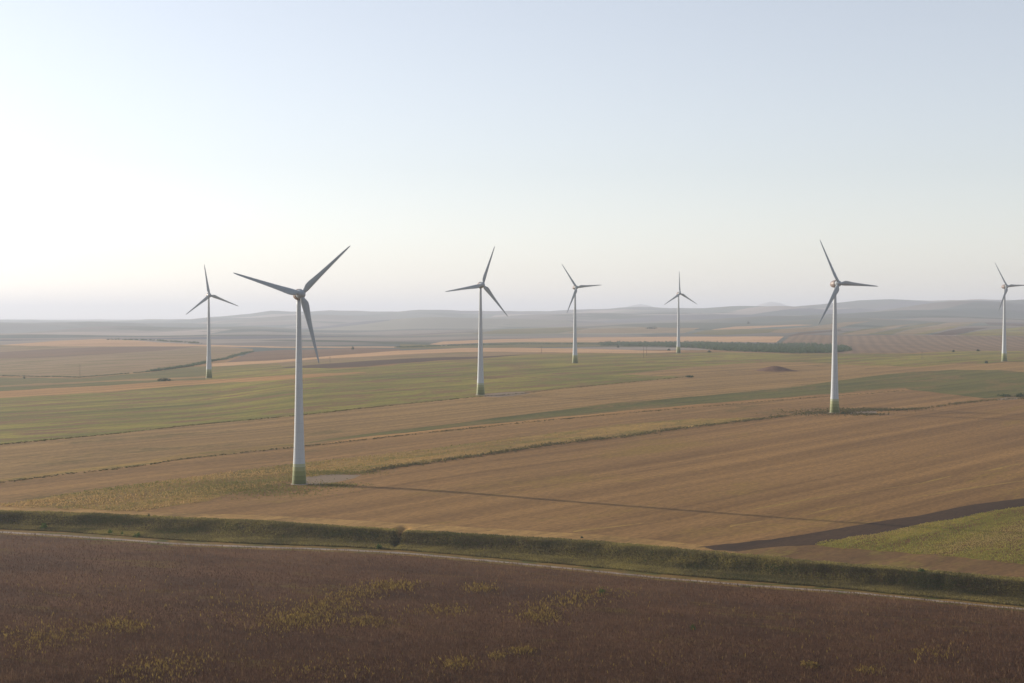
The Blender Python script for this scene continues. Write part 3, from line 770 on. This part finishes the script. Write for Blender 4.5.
def value_noise(x, y, lam, seed):
    r = np.random.default_rng(seed); out = 0
    for k in range(7):
        a = r.uniform(0, 6.28); l = lam * r.uniform(0.6, 1.7)
        out = out + np.sin((x * math.cos(a) + y * math.sin(a)) / l * 6.283 + r.uniform(0, 6.28))
    return out / 7 ** 0.5

# scrub on the bank: low clumps in drifts, thicker towards the rim
n = 26000
u = RNG.uniform(-90, 1120, n); yf, yt = bank_lines(u)
t = RNG.uniform(0.0, 1.03, n)
Y = yf + (yt - yf) * t
X = (u - 512) / F * Y
sl = t * 12.0                                    # metres up the slope
drift = 0.3 * value_noise(X, sl * 6.0, 30, 3) + 0.35 * value_noise(X, sl * 2.5, 7, 13) + 0.35 * value_noise(X, sl * 2.0, 2.6, 43) + RNG.normal(0, 0.5, n); big = value_noise(X, sl * 1.5, 55, 4); lush = value_noise(X, sl * 0.5, 75, 17)
keep = RNG.uniform(0, 1, n) < np.clip(-0.02 + 0.72 * t * np.clip((1.15 - t) / 0.35, 0.15, 1) + 0.40 * drift + 0.22 * big, 0.01, 0.8)
X, Y, t, drift, lush, sl = X[keep], Y[keep], t[keep], drift[keep], lush[keep], sl[keep]
c = on_ground(np.stack([X, Y], 1))
rad = RNG.uniform(0.2, 0.6, len(c)) * np.clip(0.9 + 0.3 * drift, 0.5, 1.5); hg = rad * RNG.uniform(0.4, 1.1, len(c))
ti = np.clip(0.36 + 0.36 * lush + 0.22 * value_noise(X, sl * 2, 20, 6) + 0.1 * value_noise(X, sl * 2, 4, 46) + RNG.normal(0, 0.27, len(c)), 0, 1)
v, f, tt = leaf_cloud(c, rad, hg, 22, 0.16, ti)
tag(link('bank_shrubs', mesh_np('bank_shrubs', v, [f], [leaf_bank], tint=tt)), 'dark green and brown scrub drifting along the bank above the dirt track', 'scrub', None, 'stuff')

# grass over the whole bank, yellower at its foot
n = 200000
u = RNG.uniform(-90, 1120, n); yf, yt = bank_lines(u)
w = RNG.uniform(0, 1, n)
Y = np.where(w < 0.3, yf + RNG.uniform(-4.5, 4, n), np.where(w < 0.45, yt + RNG.uniform(-2.5, 5, n), yf + (yt - yf) * RNG.uniform(0, 1, n)))
X = (u - 512) / F * Y
tb = np.clip((Y - yf) / (yt - yf), 0, 1.2)
c = on_ground(np.stack([X, Y], 1))
v, f, tt = stalk_cloud(c, RNG.uniform(0.25, 0.75, n), RNG.uniform(0.15, 0.4, n), np.clip(0.66 - 0.26 * tb + 0.9 * np.clip(tb - 0.85, 0, 1) + 0.24 * value_noise(X, tb * 30, 40, 8) + 0.16 * value_noise(X, tb * 26, 10, 9) + RNG.normal(0, 0.16, n), 0, 1), 0.4)
tag(link('bank_grass', mesh_np('bank_grass', v, [f], [leaf_foot], tint=tt)), 'dry and green grass covering the foot, face and rim of the bank', 'grass', None, 'stuff')

# the dried crop in the foreground
n = 260000
Y = 1.0 / np.sqrt(RNG.uniform(1 / 580.0 ** 2, 1 / 250.0 ** 2, n)); u = RNG.uniform(-40, 1064, n)
yr = np.interp(u, [p[0] for p in ROAD], [(ZC - zlow(p[0])) * F / (p[1] + 1.6 - HOR) for p in ROAD])
k = Y < yr; Y, u = Y[k], u[k]
X = (u - 512) / F * Y
c = on_ground(np.stack([X, Y], 1))
nn = value_noise(X, Y, 60, 21) * 0.5 + value_noise(X, Y, 17, 22) * 0.35
ti = np.clip(0.36 + 0.22 * nn + 0.42 * np.clip(1 - (yr[k] - Y) / 55, 0, 1) * np.clip(0.6 + 0.5 * value_noise(X, Y, 80, 23), 0, 1) + RNG.normal(0, 0.15, len(c)), 0, 1)
hh = RNG.uniform(0.4, 1.2, len(c)) * (1 + 0.15 * nn)
tall = RNG.uniform(0, 1, len(c)) < 0.05
hh[tall] *= 1.35; ti[tall] = RNG.uniform(0.7, 1.0, tall.sum())
v, f, tt = stalk_cloud(c, hh, RNG.uniform(0.05, 0.15, len(c)), ti, 0.22)
tag(link('dry_crop', mesh_np('dry_crop', v, [f], [leaf_crop], tint=tt)), 'dark brown dried crop stalks filling the foreground field', 'crop', None, 'stuff')

# yellow weeds standing in patches of the crop
PATCH = [(300, 621, 30, 9, 900), (395, 587, 18, 4, 420), (352, 596, 24, 6, 380), (364, 624, 20, 4, 260), (120, 628, 20, 5, 480), (45, 638, 45, 12, 620), (155, 671, 44, 11, 620),
         (540, 617, 17, 6, 380), (580, 600, 36, 6, 420), (524, 653, 10, 2.5, 170), (457, 666, 14, 5, 260), (497, 658, 7, 2.5, 120), (479, 590, 12, 3.5, 200), (442, 612, 23, 4, 240),
         (330, 608, 30, 7, 320), (250, 612, 60, 14, 300), (680, 632, 90, 20, 120), (880, 640, 110, 26, 120), (90, 595, 80, 14, 140), (620, 668, 80, 12, 90), (935, 655, 20, 5, 120), (870, 673, 10, 3, 110), (330, 672, 60, 9, 260)]
pp = []
for px, py, sx, sy, m in PATCH:
    pp += [(px + a, py + b + 0.12 * -a) if sx > 20 and m > 350 else (px + a, py + b) for a, b in zip(RNG.normal(0, sx * 0.75, m), RNG.normal(0, sy * 0.75, m))]
pp = np.array(pp)
road_y = np.interp(pp[:, 0], [p[0] for p in ROAD], [p[1] for p in ROAD])
pp = pp[(pp[:, 1] > road_y + 4) & (pp[:, 1] < 720)]
Yp = (ZC - zlow(pp[:, 0])) * F / (pp[:, 1] - HOR); Xp = (pp[:, 0] - 512) / F * Yp
c = on_ground(np.stack([Xp, Yp], 1))
v, f, tt = stalk_cloud(c, RNG.uniform(0.4, 1.2, len(c)), RNG.uniform(0.12, 0.32, len(c)), np.clip(RNG.normal(0.45, 0.28, len(c)), 0, 1), 0.25)
tag(link('yellow_weeds', mesh_np('yellow_weeds', v, [f], [leaf_yellow], tint=tt)), 'yellow weeds standing in patches of the dark foreground crop', 'weeds', None, 'stuff')

# weeds along the dark field margins
def margin(line, lo, hi, n, hgt, label, spread=1.2, tone=0.2):
    xs, ys = zip(*ext(line)); u = RNG.uniform(lo, hi, n)
    grid = np.linspace(lo, hi, 260)
    xy = unproject([(a, float(np.interp(a, xs, ys))) for a in grid])
    Y = np.interp(u, grid, xy[:, 1]) + RNG.normal(0, spread * 2.0, n); X = (u - 512) / F * np.interp(u, grid, xy[:, 1]) + RNG.normal(0, spread, n)
    c = on_ground(np.stack([X, Y], 1))
    thin = RNG.uniform(0, 1, n) < np.clip(0.75 + 0.3 * value_noise(X, Y, 40, 31), 0.2, 1)
    c = c[thin]; m = len(c)
    v, f, tt = leaf_cloud(c, RNG.uniform(0.4, 0.9, m), hgt * RNG.uniform(0.6, 1.2, m), 9, 0.24, np.clip(RNG.normal(tone, 0.22, m), 0, 1))
    tag(link('margin_weeds', mesh_np('margin_weeds', v, [f], [leaf_weed], tint=tt)), label, 'weeds', None, 'stuff')
margin(L1, 364, 1100, 4200, 0.75, 'dark weedy line along the top of the broad stubble field', 1.5, 0.0)
margin(L3, -60, 906, 1500, 0.3, 'dark weedy line between the narrow stubble field and the tan field', 0.8, 0.05)
margin(L4, -60, 690, 1800, 0.35, 'dark weedy line along the near edge of the green pasture', 1.0, 0.1)
# rank weeds round the nearest tower and its pad
pts = np.concatenate([RNG.normal((262, 489), (34, 4.0), (2000, 2)), RNG.normal((335, 473.0), (22, 1.1), (900, 2)), RNG.normal((335, 485.5), (14, 1.3), (500, 2))])
xy = unproject(pts[::1])
keep = np.hypot(xy[:, 0] - TURBINES[0].location.x, xy[:, 1] - TURBINES[0].location.y) > 4.6
c = on_ground(xy[keep]); m = len(c)
v, f, tt = stalk_cloud(c, RNG.uniform(0.2, 0.6, m), RNG.uniform(0.3, 0.7, m), np.clip(RNG.normal(0.12, 0.2, m), 0, 1), 0.5)
tag(link('tower_weeds', mesh_np('tower_weeds', v, [f], [leaf_strip], tint=tt)), 'low green weeds round the foot of the nearest turbine', 'weeds', None, 'stuff')
# and round the turbine on the wide stubble field
pts = np.concatenate([RNG.normal((820, 413), (20, 1.4), (700, 2)), RNG.normal((866, 410.0), (24, 0.8), (900, 2)), RNG.normal((862, 414.6), (12, 0.6), (250, 2)), RNG.normal((848, 412.5), (5, 0.7), (90, 2))])
xy = unproject(pts)
keep = np.hypot(xy[:, 0] - TURBINES[5].location.x, xy[:, 1] - TURBINES[5].location.y) > 4.6
c = on_ground(xy[keep]); m = len(c)
v, f, tt = stalk_cloud(c, RNG.uniform(0.4, 1.0, m), RNG.uniform(0.3, 0.7, m), np.clip(RNG.normal(0.12, 0.2, m), 0, 1), 0.5)
tag(link('tower_weeds', mesh_np('tower_weeds', v, [f], [leaf_weed], tint=tt)), 'dark weeds round the foot of the second largest turbine', 'weeds', None, 'stuff')

# standing weeds in the strip past the nearest turbine and in the field below the ploughed wedge
def scatter(label_of, n):
    wp = FIELD_POLY[label_of]; lo, hi = wp.min(0), wp.max(0)
    lo = np.maximum(lo, [-8, 0]); hi = np.minimum(hi, [110, 1e9])
    cand = np.stack([RNG.uniform(lo[0], hi[0], n), RNG.uniform(lo[1], hi[1], n)], 1)
    cand = cand[inside(cand, wp)]
    Y = np.exp(cand[:, 1] / SB); return on_ground(np.stack([(cand[:, 0] / SA - 512) / F * Y, Y], 1))
for src, n, lb in (('yellow weedy strip running past the nearest turbine', 90000, 'standing yellow weeds in the strip past the nearest turbine'),
                   ('yellow green weedy field below the dark ploughed wedge', 60000, 'standing weeds in the field below the dark ploughed wedge')):
    c = scatter(src, n)
    if 'past the nearest' in lb:
        pu = c[:, 0] / c[:, 1] * F + 512
        c = c[RNG.uniform(0, 1, len(c)) < np.clip(1.1 - (pu - 300) / 200, 0.10, 1)]
    m = len(c)
    ti = np.clip(0.52 + 0.42 * value_noise(c[:, 0] - 0.9 * c[:, 1], (c[:, 0] + c[:, 1]) * 0.15, 26, 41) + RNG.normal(0, 0.22, m), 0, 1)
    low = 'below' in lb
    v, f, tt = stalk_cloud(c, RNG.uniform(0.3, 0.9, m) * (0.6 if low else 1), RNG.uniform(0.2, 0.5, m) * (0.6 if low else 1), ti, 0.35)
    tag(link('field_weeds', mesh_np('field_weeds', v, [f], [leaf_green if low else leaf_strip], tint=tt)), lb, 'weeds', None, 'stuff')

leaf_wood = leaf_mat('far wood leaves', (0.055, 0.090, 0.050), (0.075, 0.115, 0.060), (0.10, 0.14, 0.065), 0.45)
# the far wood: a mass of crowns
wp = FIELD_POLY['dark floor of the far wood']
lo, hi = wp.min(0), wp.max(0)
cand = np.stack([RNG.uniform(lo[0], hi[0], 26000), RNG.uniform(lo[1], hi[1], 26000)], 1)
cand = cand[inside(cand, wp)][:2600]
Y = np.exp(cand[:, 1] / SB); X = (cand[:, 0] / SA - 512) / F * Y
c = on_ground(np.stack([X, Y], 1)); m = len(c)
v, f, tt = leaf_cloud(c + np.array([0, 0, 0.6]), RNG.uniform(2.0, 4.2, m), RNG.uniform(2.2, 5.5, m), 36, 0.95, np.clip(RNG.normal(0.45, 0.2, m), 0, 1))
tag(link('far_wood', mesh_np('far_wood', v, [f], [leaf_wood], tint=tt)), 'far dark green wood lying below the mauve furrowed slope', 'wood', None, 'stuff')

def hedge(line, n, r, h, label, spread=3.0, lo=None, hi=None):
    xs, ys = zip(*line); lo = xs[0] if lo is None else lo; hi = xs[-1] if hi is None else hi
    grid = np.linspace(lo, hi, 160); xy = unproject([(a, float(np.interp(a, xs, ys))) for a in grid])
    u = RNG.uniform(lo, hi, n)
    X = np.interp(u, grid, xy[:, 0]) + RNG.normal(0, spread, n); Y = np.interp(u, grid, xy[:, 1]) + RNG.normal(0, spread, n)
    c = on_ground(np.stack([X, Y], 1))
    v, f, tt = leaf_cloud(c, RNG.uniform(0.6, 1.2, n) * r, RNG.uniform(0.5, 1.2, n) * h, 26, r * 0.3, np.clip(RNG.normal(0.4, 0.2, n), 0, 1))
    tag(link('hedge', mesh_np('hedge', v, [f], [leaf_wood], tint=tt)), label, 'hedge', None, 'stuff')
hedge([(150, 371.7), (190, 366.2), (212, 361.2), (225, 359.2), (239, 354.7), (253, 351.8)], 520, 1.9, 2.6, 'dark hedge line curving up the rise behind the leftmost turbine', 3.0)
hedge([(-60, 376.5), (0, 376), (60, 377), (80, 377.5), (120, 374.2), (150, 371.7)], 420, 1.0, 1.1, 'thin dark hedge line along the foot of the mauve field', 1.5)
hedge([(400, 347.5), (460, 345.5), (520, 344.2), (600, 344.3), (640, 344.8)], 700, 2.2, 2.6, 'long dark hedge in front of the far pink stubble', 8.0)
hedge([(108, 339.6), (150, 340.3), (200, 343.5)], 160, 2.6, 3.6, 'dark tree line behind the crest of the far rise', 8.0)

# single shrubs
def shrub(px, py, width_px, height_px, mat, label, tone=0.5, leaves=None, trunk=False, group=None, name='shrub', cat='shrub'):
    p = at(px, py)
    s = p.y / F
    r = width_px * 0.5 * s; h = height_px * s
    k = leaves or 220
    m = 5
    cen = np.array([[RNG.normal(0, r * 0.35), RNG.normal(0, r * 0.3), 0.0] for _ in range(m)]); cen[0] = 0
    off = h * 0.22 if trunk else 0.0
    cen[:, 2] += off
    v, f, tt = leaf_cloud(cen, np.full(m, r * 0.7), (h - off) * RNG.uniform(0.65, 1.0, m), k // m, max(0.12, min(r, h) * 0.2), np.clip(RNG.normal(tone, 0.12, m), 0, 1))
    root = link(name, None); root.location = p
    tag(root, label, cat, group)
    link('foliage', mesh_np('foliage', v, [f], [mat], tint=tt), root)
    tv, tf = lathe([(max(0.05, r * 0.07), -0.2), (max(0.04, r * 0.05), off + h * 0.25), (max(0.02, r * 0.02), off + h * 0.6)], 8)
    link('stem', mesh_np('stem', tv, tf, [bark], smooth=True), root)
    return root

SHRUBS = [
    (44, 529, 9, 6, leaf_bright, 'bright green shrub at the foot of the bank, leftmost of the row', 0.6),
    (110, 534.5, 6, 6, leaf_bright, 'bright green shrub by the track, larger of a close pair', 0.7),
    (122, 535.5, 4, 5, leaf_bright, 'narrow bright green shrub by the track, smaller of a close pair', 0.6),
    (138, 537, 7, 4.5, leaf_bright, 'low bright green shrub by the track, right of the close pair', 0.5),
    (149, 517, 3, 4.5, leaf_dark, 'tiny dark shrub standing alone on the rim of the bank', 0.3),
    (379, 549, 9, 5, leaf_bright, 'green shrub by the track below the gully in the bank', 0.4),
    (692.5, 630, 7.5, 6, leaf_bright, 'small green shrub standing alone in the dark foreground crop', 0.1),
    (601, 594, 6, 6, leaf_bright, 'green shrub among yellow weeds in the middle of the foreground field', 0.3),
    (813, 668, 24, 7, leaf_yellow, 'broad low yellowish bush near the bottom of the photo', 0.3),
    (582, 538, 4, 1.6, leaf_dark, 'flat dark shrub on the pale edge above the bank', 0.1),
    (921, 573, 8, 5, leaf_bright, 'dark green shrub on the rim at the right end of the bank', 0.0),
    (164, 381, 17, 3.6, leaf_dark, 'low wide dark shrub between the leftmost turbine and the hedge line', 0.3),
    (690, 377.5, 10, 2.6, leaf_dark, 'dark shrub at the pointed end of the green pasture', 0.5),
    (953, 352, 3.2, 2.6, leaf_dark, 'small dark shrub below the furrowed slope, nearer the wood', 0.4),
    (978, 351.3, 3.6, 2.6, leaf_dark, 'small dark shrub below the furrowed slope, nearer the rightmost turbine', 0.4),
    (987, 363.3, 4.2, 3, leaf_dark, 'small dark shrub left of the foot of the rightmost turbine', 0.3),
    (1006, 396.6, 14, 3, leaf_dark, 'wide dark shrub by the small gravel pad at the right edge', 0.5),
    (1020, 396.8, 10, 4, leaf_dark, 'taller dark shrub at the right edge behind the small gravel pad', 0.6),
    (618, 347.6, 3, 3.2, leaf_dark, 'tiny round shrub at the left end of the far hedge', 0.5),
    (669, 350.6, 4, 2, leaf_dark, 'tiny dark shrub just left of the farthest turbine', 0.2),
    (709, 352.3, 4, 2, leaf_dark, 'tiny dark shrub right of the farthest turbine in front of the wood', 0.2),
    (24, 378.6, 2.4, 2.8, leaf_dark, 'tiny shrub on the thin hedge line near the left edge', 0.3),
    (353, 349.5, 4, 3.6, leaf_dark, 'lone round tree on the skyline of the brown turned field', 0.4),
    (748, 323.8, 3, 3.2, leaf_dark, 'lone far tree on the pale slope above the wood', 0.4),
    (651, 328.8, 10, 2.6, leaf_dark, 'small dark copse on the far slope left of the farthest turbine', 0.2),
    (843, 414, 4.5, 2.4, leaf_dark, 'little dark shrub beside the foot of the second largest turbine', 0.3),
]
for px, py, w_, h_, mt, lb, tone in SHRUBS: shrub(px, py, w_, h_, mt, lb, tone)

# power poles on the plain
def pole(px, py, hpx, label):
    p = at(px, py); h = hpx * p.y / F
    root = link('utility_pole', None); root.location = p
    tag(root, label, 'utility pole', 'utility poles across the plain')
    v, f = lathe([(0.22, -0.5), (0.19, h * 0.5), (0.15, h)], 10)
    link('post', mesh_np('post', v, f, [bark], smooth=True), root)
    link('crossarm', box_mesh('crossarm', (-1.1, -0.19, h - 1.0), (1.1, -0.31 + 0.0, h - 0.82), bark), root)
pole(80, 377.3, 13, 'tall dark utility pole on the foot of the mauve field')
pole(330, 363, 6.5, 'thin utility pole just right of the nearest tower')
pole(541.5, 353.2, 7, 'thin utility pole on the pink strip beyond the pasture')
pole(643.6, 357.5, 11.5, 'utility pole left of the farthest turbine, near pole of a pair')
pole(646.6, 355.5, 9, 'utility pole left of the farthest turbine, far pole of a pair')
pole(922, 358.5, 7, 'thin utility pole on the green strip below the furrowed slope')
